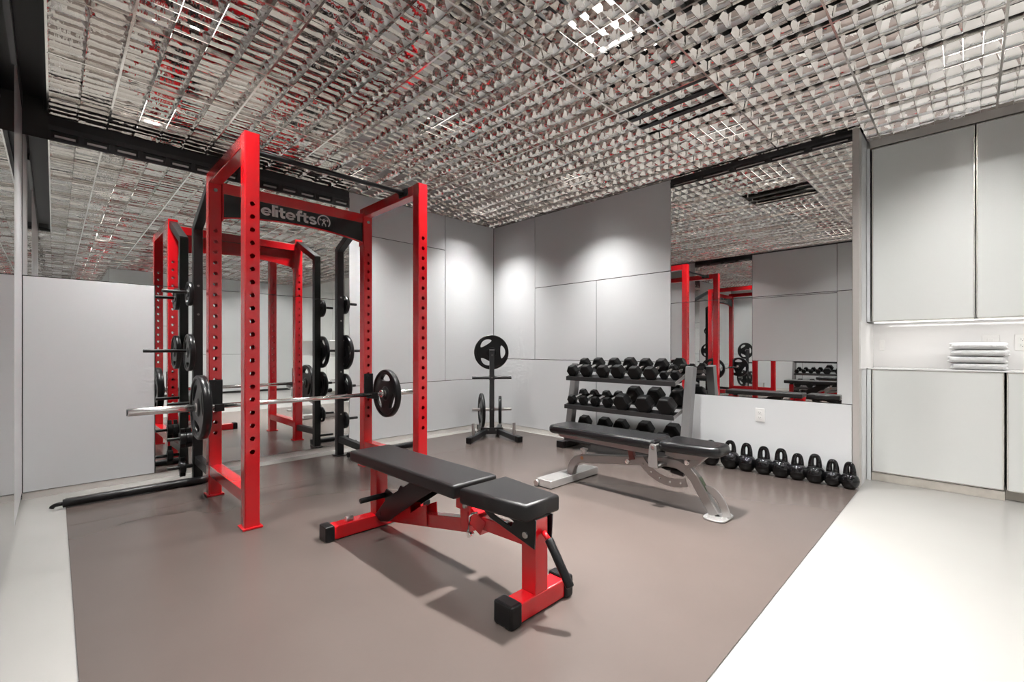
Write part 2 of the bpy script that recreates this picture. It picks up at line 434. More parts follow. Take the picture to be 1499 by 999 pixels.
# ================================================================ CABINETS IN THE RIGHT RECESS
def cabinet(name, label, x0, x1, z0, z1, plinth=None, depth=.3):
    t = thing(name, label, 'cabinet', ((x0+x1)/2, YC+.02, z0 if plinth is None else 0))
    ox, oy, oz = (x0+x1)/2, YC+.02, (z0 if plinth is None else 0)
    def L(a, b): return (a[0]-ox, a[1]-oy, a[2]-oz), (b[0]-ox, b[1]-oy, b[2]-oz)
    obj('carcass', box(new(), *L((x0+.004, YC+.02, z0), (x1-.004, YC+depth, z1))), 'cabedge', t)
    d = obj('door', box(new(), *L((x0+.010, YC, z0+.006), (x1-.010, YC+.018, z1-.006)), .002), 'cab', t)
    bm = new()
    for (a, b) in (((x0+.004, YC-.002, z0+.001), (x0+.010, YC+.018, z1-.001)), ((x1-.010, YC-.002, z0+.001), (x1-.004, YC+.018, z1-.001)),
                   ((x0+.004, YC-.002, z0+.001), (x1-.004, YC+.018, z0+.006)), ((x0+.004, YC-.002, z1-.006), (x1-.004, YC+.018, z1-.001))):
        box(bm, *L(a, b))
    obj('door_edge', bm, 'cabedge', d)
    if plinth:
        obj('plinth', box(new(), *L((x0, YC+plinth, 0), (x1, YC+.28, z0-.006)), .002), 'plinth', t)
    return t
cabinet('upper_cabinet', 'pale glass fronted upper cabinet next to the back wall post', 3.955, 4.522, 1.225, 2.56)
cabinet('upper_cabinet', 'pale glass fronted upper cabinet at the right edge above the towels', 4.522, 5.14, 1.225, 2.56)
cabinet('upper_cabinet', 'pale upper cabinet past the right edge of the photo', 5.14, 5.76, 1.225, 2.56)
cabinet('lower_cabinet', 'pale glass fronted lower cabinet under the towels', 3.955, 4.660, .068, .855, .004)
cabinet('lower_cabinet', 'narrow slice of pale lower cabinet at the right edge of the photo', 4.665, 5.40, .068, .855, .06)
cabinet('lower_cabinet', 'pale lower cabinet past the right edge of the photo', 5.40, 6.10, .068, .855, .06)
struct('trim_7', box(new(), (5.76, YC, 1.225), (XE, YC+.3, 2.57)), 'cab')
struct('trim_8', box(new(), (6.10, YC, 0), (XE, YC+.3, .855)), 'cab')
struct('trim_9', box(new(), (3.928, YC, 0), (3.952, YC+.1, .855)), 'panel')
struct('trim_10', box(new(), (3.928, YC, 1.225), (3.946, YC+.1, HC)), 'panel')
tag(obj('countertop', box(new(), (3.931, YC-.004, .857), (XE, YC+.318, .868), .002), 'splash'), 'thin glossy white countertop over the lower cabinets', 'countertop')
t = thing('under_cabinet_light', 'slim light strip under the upper cabinets above the towels', 'light strip', (4.95, YC+.03, 1.218))
obj('strip_lens', box(new(), (-.98, -.012, -.004), (.98, .012, .002), .001), 'striplens', t)
ld = bpy.data.lights.new('strip', 'AREA'); ld.shape = 'RECTANGLE'; ld.size = 1.9; ld.size_y = .02; ld.energy = 3.2; ld.color = (1, .98, .96)
lo = bpy.data.objects.new('strip', ld); COL.objects.link(lo); lo.location = (4.95, YC+.03, 1.212); lo.rotation_euler = (math.radians(12), 0, 0)
# wall plates in the niche
def wallplate(name, label, loc, wdt, hgt, sockets, axis='y'):
    t = thing(name, label, 'switch' if name.endswith('switch') else 'power outlet', loc)
    obj('cover_plate', box(new(), (-wdt/2, -.006, -hgt/2), (wdt/2, 0, hgt/2), .003), 'white', t)
    for z in sockets:
        s = obj('socket', box(new(), (-.016, -.009, z-.0135), (.016, -.005, z+.0135), .004), 'white', t)
        bm = new(); box(bm, (-.008, -.0096, z-.002), (-.0062, -.0088, z+.007)); box(bm, (.0055, -.0096, z-.001), (.0073, -.0088, z+.006)); rod(bm, (0, -.0096, z-.007), (0, -.0088, z-.007), .0022, 10)
        obj('slot', bm, 'seam', s)
    return t
wallplate('power_outlet', 'white double power outlet low on the back wall above the kettlebells', (3.262, 0, .466), .072, .112, (-.021, .021))
t = wallplate('power_outlet', 'white power outlet in the niche to the right of the towels', (4.755, YC+.318, 1.06), .075, .115, (-.021, .021))
t = wallplate('light_switch', 'white switch plate in the niche behind the towel stack', (4.60, YC+.318, 1.06), .09, .115, ())
obj('rocker', box(new(), (-.014, -.010, -.028), (.014, -.005, .028), .002), 'white', t)
t = thing('light_switch', 'small upright white switch on the niche wall by the post', 'switch', (3.985, YC+.318, 1.045))
obj('cover_plate', box(new(), (-.016, -.006, -.045), (.016, 0, .045), .003), 'white', t)
obj('rocker', box(new(), (-.008, -.010, -.02), (.008, -.005, .02), .002), 'white', t)
# towels
tz = .868
tows = [('lowest of the stack on the niche counter', .047, .000, .29), ('second from the bottom of the stack in the niche', .048, -.008, .30),
        ('third from the bottom of the stack in the niche', .046, .004, .295), ('topmost of the stack on the niche counter', .050, -.002, .29)]
for k, (lb, hh, dx, ww) in enumerate(tows):
    bm = new(); lay = hh/2
    for q in range(2):
        t_ = bmesh.new(); bmesh.ops.create_cube(t_, size=1)
        bmesh.ops.subdivide_edges(t_, edges=list(t_.edges), cuts=5, use_grid_fill=True)
        for v in t_.verts:
            # superellipsoid-like rounding
            x, y, z = v.co*2
            rr = max(abs(y), 0); x2 = x*(1-.02*abs(z)); e = (1-.10*(abs(z)**2))
            v.co = Vector((x2*ww/2*(1-.03*(abs(z)**3)), y*.10*(1-.07*abs(z)**3), (q+.5)*lay + z*lay*.53*(1-.25*max(abs(x)**8, abs(y)**8))))
            n = pnoise(v.co*14 + Vector((k*3, q*5, 0))); v.co.z += n*.004; v.co.y += n*.006; v.co.x += n*.004
        for f in t_.faces: f.smooth = True
        _merge(bm, t_)
    sweep(bm, [(-ww/2+.004, -.098, lay), (-ww/6, -.101, lay+.001), (ww/6, -.100, lay-.001), (ww/2-.004, -.098, lay)], lay*.92, 14)
    o = obj('folded_towel', bm, 'towel', loc=(4.535+dx, YC+.13, tz)); s = o.modifiers.new('s', 'SUBSURF'); s.levels = 1; s.render_levels = 1
    tag(o, 'folded white towel, ' + lb, 'towel', 'folded white towels in the niche'); tz += hh

# ================================================================ POWER RACK
RX0, RX1 = .791, 1.621          # rear and front upright centres
RY0, RY1 = -3.364, -2.235       # left and right
WU = .078
HOLES = [1.826 - .0731*k for k in range(20)]
def upright_bm(top, cx, cy, holes=HOLES, w=WU, hr=.0135):
    bm = new(); c = .005; h = w/2
    zs = [.0] + [(a+b)/2 for a, b in zip(sorted(holes), sorted(holes)[1:])]
    hs = sorted(holes); bounds = [hs[0]-.036] + [(a+b)/2 for a, b in zip(hs, hs[1:])] + [hs[-1]+.036]
    NSEG = 16
    def q(pts): bm.faces.new([bm.verts.new(p) for p in pts])
    for s in (-1, 1):
        X = cx + s*h; Xi = cx + s*(h-.006); ya, yb = cy-h+c, cy+h-c
        q([(X, ya, .01), (X, yb, .01), (X, yb, bounds[0]), (X, ya, bounds[0])])
        q([(X, ya, bounds[-1]), (X, yb, bounds[-1]), (X, yb, top), (X, ya, top)])
        for k, hz in enumerate(hs):
            z0, z1 = bounds[k], bounds[k+1]
            for a in range(NSEG):
                t0 = 2*PI*a/NSEG; t1 = 2*PI*(a+1)/NSEG
                def outer(t):
                    cx_, sz_ = math.cos(t), math.sin(t)
                    hw = (yb-ya)/2; zh = (z1-hz) if sz_ > 0 else (hz-z0)
                    k_ = min(hw/abs(cx_) if abs(cx_) > 1e-6 else 1e9, zh/abs(sz_) if abs(sz_) > 1e-6 else 1e9)
                    return (X, cy + cx_*k_, hz + sz_*k_)
                def inner(t, x): return (x, cy + hr*math.cos(t), hz + hr*math.sin(t))
                o0, o1 = outer(t0), outer(t1)
                pts = [inner(t0, X), o0]
                # add rectangle corner when the ray pair straddles one
                on0 = abs(abs(o0[1]-cy)-(yb-ya)/2) < 1e-6; on1 = abs(abs(o1[1]-cy)-(yb-ya)/2) < 1e-6
                if on0 != on1:
                    yy = o0[1] if on0 else o1[1]; zz = o1[2] if on0 else o0[2]; pts.append((X, yy, zz))
                pts += [o1, inner(t1, X)]
                q(pts); q([inner(t0, X), inner(t1, X), inner(t1, Xi), inner(t0, Xi)])
        q([(cx-h+c, cy+s*h, .01), (cx+h-c, cy+s*h, .01), (cx+h-c, cy+s*h, top), (cx-h+c, cy+s*h, top)])
        for s2 in (-1, 1):
            q([(cx+s*h, cy+s2*(h-c), .01), (cx+s*(h-c), cy+s2*h, .01), (cx+s*(h-c), cy+s2*h, top), (cx+s*h, cy+s2*(h-c), top)])
    q([(cx-h+c, cy-h, top), (cx+h-c, cy-h, top), (cx+h, cy-h+c, top), (cx+h, cy+h-c, top), (cx+h-c, cy+h, top), (cx-h+c, cy+h, top), (cx-h, cy+h-c, top), (cx-h, cy-h+c, top)])
    bmesh.ops.remove_doubles(bm, verts=bm.verts, dist=1e-5)
    bmesh.ops.recalc_face_normals(bm, faces=bm.faces)
    return bm
RC = (1.2, -2.8, .006)
rack = thing('power_rack', 'red steel power rack with black banner and storage posts at the left wall mirror', 'power rack', RC)
def rel(bm, c): bmesh.ops.translate(bm, vec=(-c[0], -c[1], -c[2]), verts=bm.verts); return bm
def rp(name, bm, m, parent=rack, label=None, c=RC): return obj(name, rel(bm, c), m, parent, label=label)
for (cx, tp) in ((RX1, 2.225), (RX0, 2.152)):
    for cy in (RY0, RY1):
        u = rp('upright', upright_bm(tp, cx, cy), 'red')
        rp('foot_plate', box(new(), (cx-.052, cy-.052, .006), (cx+.052, cy+.052, .018), .003), 'red', u)
for cy in (RY0, RY1):
    u = rp('top_side_beam', box(new(), (RX0-.039, cy-.038, 2.150), (RX1-.039, cy+.038, 2.225), .004), 'red')
    for dz in (-.03, .045): rp('bolt', rod(new(), (RX0+.039, cy, 2.135+dz), (RX0+.049, cy, 2.135+dz), .013, 6, bev=.002), 'silverlt', u, 'silver bolt head')
    rp('lower_side_beam', box(new(), (RX0+.039, cy-.036, .148), (RX1-.039, cy+.036, .222), .004), 'red')
    s = -1 if cy == RY0 else 1
    # rear storage post, bent at the top
    XS = .268; zb = 1.965; bm = new()
    bar(bm, (XS, cy, .016), (XS, cy, zb), .062, .062, .004, up=(1, 0, 0))
    m_, L_ = frame((XS-.012, cy, zb-.022), (RX0-.03, cy, 2.19)); bar(bm, (XS-.004, cy, zb-.018), (RX0-.038, cy, 2.175), .060, .060, .004)
    sp = rp('storage_post', bm, 'blackpc', label='black bent steel post')
    rp('foot_plate', box(new(), (XS-.055, cy-.045, .006), (XS+.055, cy+.045, .016), .002), 'blackpc', sp)
    for z in (.155, .40, 1.28, 1.50, .80): rp('bolt', rod(new(), (XS+.03, cy+.0, z), (XS+.038, cy, z), .009, 6), 'silverlt', sp)
    bar_ = bar(new(), (XS+.03, cy, .165), (RX0-.039, cy, .150), .05, .06, .004)
    rp('lower_arm', bar_, 'blackpc')
    pegs = [(1.447, .19), (1.0, .30), (.60, .16), (.335, .16), (.118, .16)] if s < 0 else [(1.447, .14), (.997, .27), (.66, .13), (.347, .15), (.118, .14)]
    for (z, L) in pegs:
        bm = new(); rod(bm, (XS, cy+s*.030, z), (XS, cy+s*(.030+L), z), .0125, 20, bev=.002)
        rp('storage_peg', bm, 'blackpc', sp)
# banner cross beam with an arched lower edge
n = 20; y0, y1 = RY0+.039, RY1-.039
top = [(y0, 2.150), (y1, 2.150)]
arch = [(y1 - (y1-y0)*k/n, 1.912 + .058*math.sin(PI*k/n)**.7) for k in range(n+1)]
bm = flat(new(), [[(y0, 2.152), (y0, arch[-1][1])] + list(reversed(arch))[1:-1] + [(y1, arch[0][1]), (y1, 2.152)]], .012, .001, T(RX0+.028, 0, 0) @ YZ)
box(bm, (RX0-.034, y0, 2.095), (RX0+.036, y1, 2.170), .004)
cb = rp('banner_beam', bm, 'red')
bn = [(y0+.012, 2.092), (y0+.012, arch[-1][1]+.018)] + [(a, b+.010) for a, b in list(reversed(arch))[1:-1]] + [(y1-.012, arch[0][1]+.018), (y1-.012, 2.092)]
ban = rp('banner', flat(new(), [bn], .004, .0005, T(RX0+.036, 0, 0) @ YZ), 'banner', cb, 'black banner plate')
# lettering, heavy rounded strokes
X = RX0+.039; XH = .056; SW = .0165
def stroke(bm, pts, w_=SW, th=.003): sweep(bm, [(X, p[0], p[1]) for p in pts], 0, rect=(w_, th), up=(1, 0, 0))
def earc(u, z, rx, rz, a0, a1, n=18): return [(u + rx*math.cos(math.radians(a0+(a1-a0)*k/n)), z + rz*math.sin(math.radians(a0+(a1-a0)*k/n))) for k in range(n+1)]
def L_e(bm, u, z):
    rx, rz = .028, XH/2-SW*.40
    stroke(bm, earc(u+rx+SW/2, z+XH/2, rx, rz, -2, 325, 30), SW*.95); stroke(bm, [(u+SW*.6, z+XH/2-.001), (u+2*rx+SW*.95, z+XH/2-.001)], .0095)
    return 2*rx + SW + .003
def L_l(bm, u, z): stroke(bm, [(u+.0095, z), (u+.0095, z+.084)], .019); return .023
def L_i(bm, u, z): stroke(bm, [(u+.0095, z), (u+.0095, z+XH)], .019); stroke(bm, [(u+.0095, z+.068), (u+.0095, z+.084)], .019); return .023
def L_t(bm, u, z):
    stroke(bm, [(u+.021, z+.074), (u+.021, z+.018)] + earc(u+.033, z+.019, .012, .011, 180, 275, 8) + [(u+.046, z+.0085)], .019); stroke(bm, [(u, z+XH-.007), (u+.047, z+XH-.007)], .014); return .049
def L_f(bm, u, z):
    stroke(bm, [(u+.020, z), (u+.020, z+.062)] + earc(u+.034, z+.063, .014, .013, 180, 90, 8) + [(u+.046, z+.076)], .019); stroke(bm, [(u, z+XH-.007), (u+.045, z+XH-.007)], .014); return .047
def L_s(bm, u, z):
    p = earc(u+.030, z+XH*.72, .021, .0115, 20, 270, 12) + earc(u+.033, z+XH*.28, .022, .0115, 90, -160, 12)[1:]
    stroke(bm, p, SW*.88); return .066
bm = new(); u = -3.079
for ch in (L_e, L_l, L_i, L_t, L_e, L_f, L_t, L_s): u += ch(bm, u, 2.000)
rp('lettering', bm, 'letter', ban, 'silver word elitefts')
bm = new(); cyl, czl, R = -2.617, 2.036, .048
arc = [(-130 + 0*k) for k in range(1)]
pts = [(RX0+.039, cyl + R*math.cos(math.radians(a)), czl + R*math.sin(math.radians(a))) for a in range(-42, 223, 8)]
sweep(bm, pts, .0042, 8, rect=(.0085, .003), up=(1, 0, 0))
X = RX0+.039
def bb(a, b, w_): bar(bm, (X, cyl+a[0], czl+a[1]), (X, cyl+b[0], czl+b[1]), w_, .003, 0, up=(1, 0, 0))
bb((-.034, .012), (.034, .012), .003); bb((-.030, .004), (-.030, .021), .006); bb((.030, .004), (.030, .021), .006)
bb((-.016, .013), (-.002, .000), .006); bb((.016, .013), (.002, .000), .006); bb((0, .004), (0, -.014), .013)
bb((-.003, -.012), (-.014, -.022), .006); bb((.003, -.012), (.014, -.022), .006); bb((-.014, -.020), (-.014, -.036), .005); bb((.014, -.020), (.014, -.036), .005)
rod(bm, (X-.001, cyl, czl+.016), (X+.0015, cyl, czl+.016), .0065, 14); u_end = u
rp('emblem', bm, 'letter', ban, 'silver ring emblem with a lifter figure')
# end flanges of the banner beam
for cy, s in ((RY0, 1), (RY1, -1)):
    bm = new(); yy = sorted((cy+s*.039, cy+s*.047)); box(bm, (RX0-.036, yy[0], 1.90), (RX0+.050, yy[1], 2.18), .002)
    rod(bm, (RX0+.0, cy+s*.047, 2.15), (RX0, cy+s*.055, 2.15), .011, 6)
    rp('beam_flange', bm, 'red')
# pull up bar
XPB = 1.46; bm = new(); rod(bm, (XPB, RY0+.038, 2.196), (XPB, RY1-.038, 2.196), .016, 24)
pb = rp('pull_up_bar', bm, 'blackpc', label='black round pull up bar')
for cy, s in ((RY0, 1), (RY1, -1)):
    bm = new(); yy = sorted((cy+s*.038, cy+s*.046)); box(bm, (XPB-.06, yy[0], 2.165), (XPB+.06, yy[1], 2.222), .003)
    rod(bm, (XPB-.045, cy+s*.046, 2.2), (XPB-.045, cy+s*.054, 2.2), .010, 6); rod(bm, (XPB+.045, cy+s*.046, 2.2), (XPB+.045, cy+s*.054, 2.2), .010, 6)
    rp('bar_bracket', bm, 'blackpc', pb)

# J hooks
for cy, side in ((RY0, 'left'), (RY1, 'right')):
    t = thing('bar_hook', 'black hook plate carrying the barbell on the %s rear upright' % side, 'barbell hook', (RX0+.039, cy, .608), 0, 'barbell hooks on the rack')
    bm = new(); box(bm, (0.001, -.041, .0), (.012, .041, .195), .004); rod(bm, (.012, 0, .165), (.016, 0, .165), .012, 18)
    obj('back_plate', bm, 'plastic', t)
    bm = new(); box(bm, (.010, -.028, -.012), (.115, .028, .003), .004); box(bm, (.105, -.028, -.012), (.118, .028, .036), .004); obj('cradle', bm, 'rubber', t)
    ss = 1 if cy == RY0 else 1
    bm = new(); rod(bm, (-.06, 0, .165), (0.001, 0, .165), .012, 18); obj('pin', bm, 'steel', t)

# ---------------------------------------------------------------- weight plates
def lens_hole(r0, ang, half_len, half_w, N=18):
    """eye-shaped grip opening centred at radius r0, its long axis tangential"""
    out = []
    for k in range(N):
        t = 2*PI*k/N; a = half_len*math.cos(t); b = half_w*math.sin(t)*abs(math.sin(t))**.25
        # bend along the rim
        rr = r0 + b - a*a*.5/r0*.75; 
        x, y = rr*math.cos(ang), rr*math.sin(ang); out.append((x - a*math.sin(ang), y + a*math.cos(ang)))
    return out
def circ(r, n=48): return [(r*math.cos(2*PI*k/n), r*math.sin(2*PI*k/n)) for k in range(n)]
def plate_parts(R, th, holes=3, rot=90, bore=.0255):
    body = new()
    hs = [lens_hole(R*.66, math.radians(rot + 360/holes*k), R*.37, R*.145) for k in range(holes)]
    flat(body, [circ(R*.99, 64)] + hs + [circ(bore, 28)], th*.62, .0025)
    # raised outer rim and hub lathe
    rim = [(R*.875, -th*.31), (R*.885, -th/2+.002), (R*.90, -th/2), (R*.965, -th/2), (R*.995, -th*.36), (R, 0), (R*.995, th*.36), (R*.965, th/2), (R*.90, th/2), (R*.885, th/2-.002), (R*.875, th*.31)]
    lathe(body, rim, 64)
    hub = [(bore, -th/2-.001), (bore+.012, -th/2-.001), (R*.27, -th/2+.003), (R*.30, -th*.30), (R*.30, th*.30), (R*.27, th/2-.003), (bore+.012, th/2+.001), (bore, th/2+.001)]
    lathe(body, hub, 48)
    ring = new(); lathe(ring, [(bore-.0015, -th/2-.002), (bore+.006, -th/2-.002), (bore+.006, th/2+.002), (bore-.0015, th/2+.002), (bore-.0015, -th/2-.002)], 36)
    return body, ring
def weight_plate(R, th, loc, direction, label, group, rot=90, tilt=0.0, bore=.0255):
    """direction = angle of the plate axis in plan"""
    t = bpy.data.objects.new('weight_plate', None); COL.objects.link(t); t.empty_display_size = .1
    t['label'] = label; t['category'] = 'weight plate'; t['group'] = group
    t.location = loc
    t.rotation_euler = (0, PI/2 + tilt, direction)
    b, r = plate_parts(R, th, 3, rot, bore)
    obj('disc', b, 'plate', t); obj('hub_ring', r, 'steel', t, label='steel hub ring')
    return t
YAX = PI/2
ZBAR = .628; XBAR = .895
gB = 'plates loaded on the barbell'
weight_plate(.213, .050, (XBAR, -3.462, ZBAR), YAX, 'large black grip weight plate on the left end of the barbell', gB, rot=15)
weight_plate(.208, .048, (XBAR, -2.095, ZBAR), YAX, 'large black grip weight plate on the right end of the barbell', gB, rot=-60)
gS = 'plates stored on the rear posts of the rack'
XS = .268
weight_plate(.092, .030, (XS, RY0-.050, 1.437), YAX, 'small black weight plate on the top peg of the left storage post', gS, rot=40, bore=.014)
weight_plate(.142, .034, (XS, RY0-.052, .987), YAX, 'medium black weight plate on the second peg of the left storage post', gS, rot=0, bore=.014)
weight_plate(.090, .030, (XS, RY1+.050, 1.437), YAX, 'small black weight plate on the top peg of the right storage post', gS, rot=70, bore=.014)
weight_plate(.166, .036, (XS, RY1+.053, .984), YAX, 'large black weight plate on the second peg of the right storage post', gS, rot=30, bore=.014)
weight_plate(.133, .034, (XS, RY1+.052, .648), YAX, 'medium black weight plate on the third peg of the right storage post', gS, rot=100, bore=.014)
weight_plate(.080, .028, (XS, RY1+.049, .336), YAX, 'small black weight plate on the low peg of the right storage post', gS, rot=20, bore=.014)
# collars clipped on the low left pegs
for z, dy, lb in ((.335, .095, 'black spring collar on the second lowest left storage peg'), (.118, .095, 'black spring collar on the lowest peg of the left storage post'), (.335, .055, 'inner black collar behind another on the low left storage peg')):
    t = thing('barbell_collar', lb, 'barbell collar', (XS, RY0-dy, z), 0, 'black collars on the storage pegs')
    bm = new(); lathe(bm, [(.0135, -.014), (.032, -.014), (.034, -.010), (.034, .010), (.032, .014), (.0135, .014), (.0135, -.014)], 24, RX(PI/2)); box(bm, (-.014, -.014, -.052), (.014, .014, -.028), .004)
    obj('clamp_ring', bm, 'plastic', t)
    bm = new(); bar(bm, (.0, 0, .03), (.012, 0, .058), .022, .010, .003); obj('lever', bm, 'plastic', t)
    t.scale = (1.35, 1.35, 1.35)

# barbell
t = thing('barbell', 'long chrome barbell racked at knee height on the red power rack', 'barbell', (XBAR, -2.8, ZBAR))
yl, yr = -3.835, -1.765
bm = new(); rod(bm, (0, yl+2.8+.30, 0), (0, yr+2.8-.30, 0), .0165, 28); obj('shaft', bm, 'chrome', t)
for s in (-1, 1):
    e = (yl if s < 0 else yr) + 2.8; i = -3.435+2.8 if s < 0 else 2.8-2.122
    bm = new(); rod(bm, (0, i, 0), (0, e, 0), .0245, 28, bev=.002); rod(bm, (0, i-s*.03, 0), (0, i, 0), .034, 28, bev=.004); sl = obj('sleeve', bm, 'chrome', t)
    bm = new(); rod(bm, (0, e, 0), (0, e+s*.004, 0), .021, 24, bev=.001); obj('end_cap', bm, 'plastic', sl)
    bm = new(); 
# small black spring collars holding plates
# two padded bars lying on the floor, one off each storage post
for lb, yi, sg in (('long black padded bar lying on the floor left of the rack by the wall', -3.33, -1), ('black padded bar on the floor right of the rack, mostly behind the bench', -2.24, 1)):
    t = thing('floor_bar', lb, 'bar', (.43, yi, .034), 0, 'padded bars on the floor by the rack')
    obj('padded_tube', rod(new(), (0, sg*.01, 0), (0, sg*.78 if sg < 0 else .80, 0), .026, 24, bev=.003), 'blackpc', t)
    e = .78 if sg < 0 else .80
    obj('bent_end', sweep(new(), [(0, sg*(e-.01), 0), (0, sg*(e+.015), .0), (0, sg*(e+.035), -.004), (0, sg*(e+.047), -.012), (0, sg*(e+.050), -.020)], .013, 12), 'plastic', t)
# ================================================================ RED BENCH
RB = (2.62, -2.83, .006)
rb = thing('weight_bench', 'red framed adjustable bench with black pads in the foreground', 'weight bench', RB)
def rq(name, bm, m, parent=None, label=None): return obj(name, rel(bm, RB), m, parent or rb, label=label)
yb = -2.83
ZT = .435
rq('back_pad', box(new(), (1.995, yb-.128, ZT-.062), (2.955, yb+.128, ZT), .014, 4), 'vinyl')
# tapered seat pad
def pad(outline, z0, z1, r): return flat(new(), [outline], z1-z0, r, T(0, 0, (z0+z1)/2), 4)
rq('seat_pad', pad([(3.005, yb-.132), (3.345, yb-.094), (3.345, yb+.094), (3.005, yb+.132)], ZT-.066, ZT+.003, .013), 'vinyl')
bm = new(); box(bm, (2.06, yb-.30, .008), (2.135, yb+.30, .078), .005); ft = rq('rear_foot', bm, 'red')
for s in (-1, 1):
    lo, hi = sorted((yb+s*.275, yb+s*.325)); rq('end_cap', box(new(), (2.052, lo, .006), (2.143, hi, .086), .008), 'plastic', ft)
bm = new(); rod(bm, (2.10, yb-.20, .088), (2.10, yb-.16, .088), .016, 18, bev=.004); rod(bm, (2.085, yb-.18, .078), (2.085, yb-.18, .095), .008, 12); rq('roller', bm, 'steel', ft)
rq('rear_post', box(new(), (2.062, yb-.036, .075), (2.134, yb+.036, .350), .005), 'red')
rq('rest_block', box(new(), (2.07, yb-.028, .350), (2.126, yb+.028, .374), .004), 'plastic')
bm = new(); bar(bm, (2.12, yb, .075), (2.93, yb, .232), .05, .062, .004); rq('spine_beam', bm, 'red')
bm = new(); bar(bm, (2.915, yb, .205), (2.905, yb, .385), .075, .05, .004, up=(1, 0, 0)); box(bm, (2.86, yb-.04, .30), (2.96, yb-.034, .385), .002); box(bm, (2.86, yb+.034, .30), (2.96, yb+.04, .385), .002)
hp = rq('hinge_bracket', bm, 'red')
bm = new(); rod(bm, (2.93, yb-.052, .325), (2.93, yb+.052, .325), .011, 18, bev=.002); rq('bolt', bm, 'silverlt', hp)
bm = new(); bar(bm, (2.93, yb, .262), (3.30, yb, .275), .05, .055, .004); bar(bm, (2.97, yb, .235), (3.0, yb, .30), .062, .10, .003); rq('seat_beam', bm, 'red')
# notched ladder for the back pad strut
lad = [(2.26, .135), (2.30, .195), (2.34, .200), (2.345, .165), (2.43, .215), (2.47, .222), (2.475, .185), (2.56, .238), (2.615, .262), (2.62, .190), (2.62, .16), (2.26, .10)]
bm = new()
for s in (-1, 1): flat(bm, [[(a, b-.01) for a, b in lad]], .006, .001, T(0, yb+s*.030, 0) @ XZ)
rq('notched_ladder', bm, 'red')
bm = new()
for s in (-1, 1):
    flat(bm, [[(2.14, .085), (2.20, .062), (2.285, .085), (2.34, .125), (2.70, .345), (2.70, .374), (2.56, .374), (2.33, .245), (2.26, .255), (2.235, .225), (2.25, .190)]], .007, .001, T(0, yb+s*.044, 0) @ XZ)
rod(bm, (2.19, yb-.05, .105), (2.19, yb+.05, .105), .014, 18, bev=.002); box(bm, (2.50, yb-.048, .366), (2.90, yb+.048, .374), .002)
st = rq('pad_strut', bm, 'blackpc', label='black folding strut')
bm = new(); rod(bm, (2.255, yb-.048, .222), (2.255, yb-.195, .222), .014, 20, bev=.005); rq('grip', bm, 'rubber', st)
# front post, foot and seat bracket
bm = new(); box(bm, (3.264, yb-.036, .08), (3.338, yb+.036, .372), .005); rq('front_post', bm, 'red')
bm = new(); box(bm, (3.262, yb-.135, .010), (3.338, yb+.16, .082), .005); ff = rq('front_foot', bm, 'red')
rq('end_cap', box(new(), (3.252, yb-.175, .006), (3.348, yb-.115, .092), .010, 3), 'plastic', ff); rq('end_cap', box(new(), (3.252, yb+.135, .006), (3.348, yb+.185, .092), .010, 3), 'plastic', ff)
bm = new()
for s in (-1, 1):
    o_ = [(3.05, .372), (3.05, .345), (3.10, .318), (3.345, .262), (3.352, .372)]
    i_ = [(3.11, .352), (3.12, .338), (3.22, .312), (3.235, .338), (3.20, .352)]
    flat(bm, [o_, i_], .006, .001, T(0, yb+s*.048, 0) @ XZ)
box(bm, (3.05, yb-.05, .366), (3.34, yb+.05, .372), .001)
sb = rq('seat_bracket', bm, 'blackpc', label='black seat bracket')
bm = new(); rod(bm, (3.30, yb-.058, .305), (3.30, yb+.058, .305), .013, 18, bev=.002); rq('bolt', bm, 'silverlt', sb)
bm = new(); rod(bm, (3.345, yb, .315), (3.375, yb, .292), .010, 14); g = rq('handle_stub', bm, 'red')
bm = new(); rod(bm, (3.372, yb, .296), (3.475, yb, .150), .0165, 22, bev=.005); rq('grip', bm, 'rubber', g, 'black rubber grip')
bm = new(); sweep(bm, [(3.00, yb-.035, .31), (3.00, yb-.062, .312), (2.995, yb-.070, .30), (2.985, yb-.072, .235), (2.995, yb-.070, .225)], .0055, 10); rod(bm, (3.0, yb-.085, .228), (3.0, yb-.06, .228), .013, 16, bev=.003)
rq('locking_pin', bm, 'chrome')

# ================================================================ SILVER BENCH
GB = (2.82, -1.34, .006)
gb = thing('weight_bench', 'silver framed adjustable bench with glossy black pads by the dumbbell rack', 'weight bench', GB)
def gq(name, bm, m, parent=None, label=None): return obj(name, rel(bm, GB), m, parent or gb, label=label)
yg = -1.345
def rounded(x0, x1, y0, y1, r, taper=0.0, n=6):
    out = []
    for (cx, cy, a0) in ((x1-r, y1-r-taper, 0), (x0+r, y1-r, 90), (x0+r, y0+r, 180), (x1-r, y0+r+taper, 270)):
        for k in range(n+1):
            a = math.radians(a0+90*k/n); out.append((cx+r*math.cos(a), cy+r*math.sin(a)))
    return out
gq('back_pad', flat(new(), [rounded(2.205, 3.085, yg-.138, yg+.138, .05)], .062, .024, T(0, 0, .405), 4), 'vinylg')
gq('seat_pad', flat(new(), [rounded(3.105, 3.475, yg-.138, yg+.138, .05, .03)], .064, .024, T(0, 0, .407), 4), 'vinylg')
gq('pad_frame', flat(new(), [[(2.26, .372), (2.29, .347), (3.02, .330), (3.06, .345), (3.06, .374)]], .16, .002, T(0, yg, 0) @ XZ), 'silver')
gq('seat_frame', flat(new(), [[(3.13, .372), (3.13, .345), (3.20, .33), (3.36, .345), (3.40, .374)]], .14, .002, T(0, yg, 0) @ XZ), 'silver')
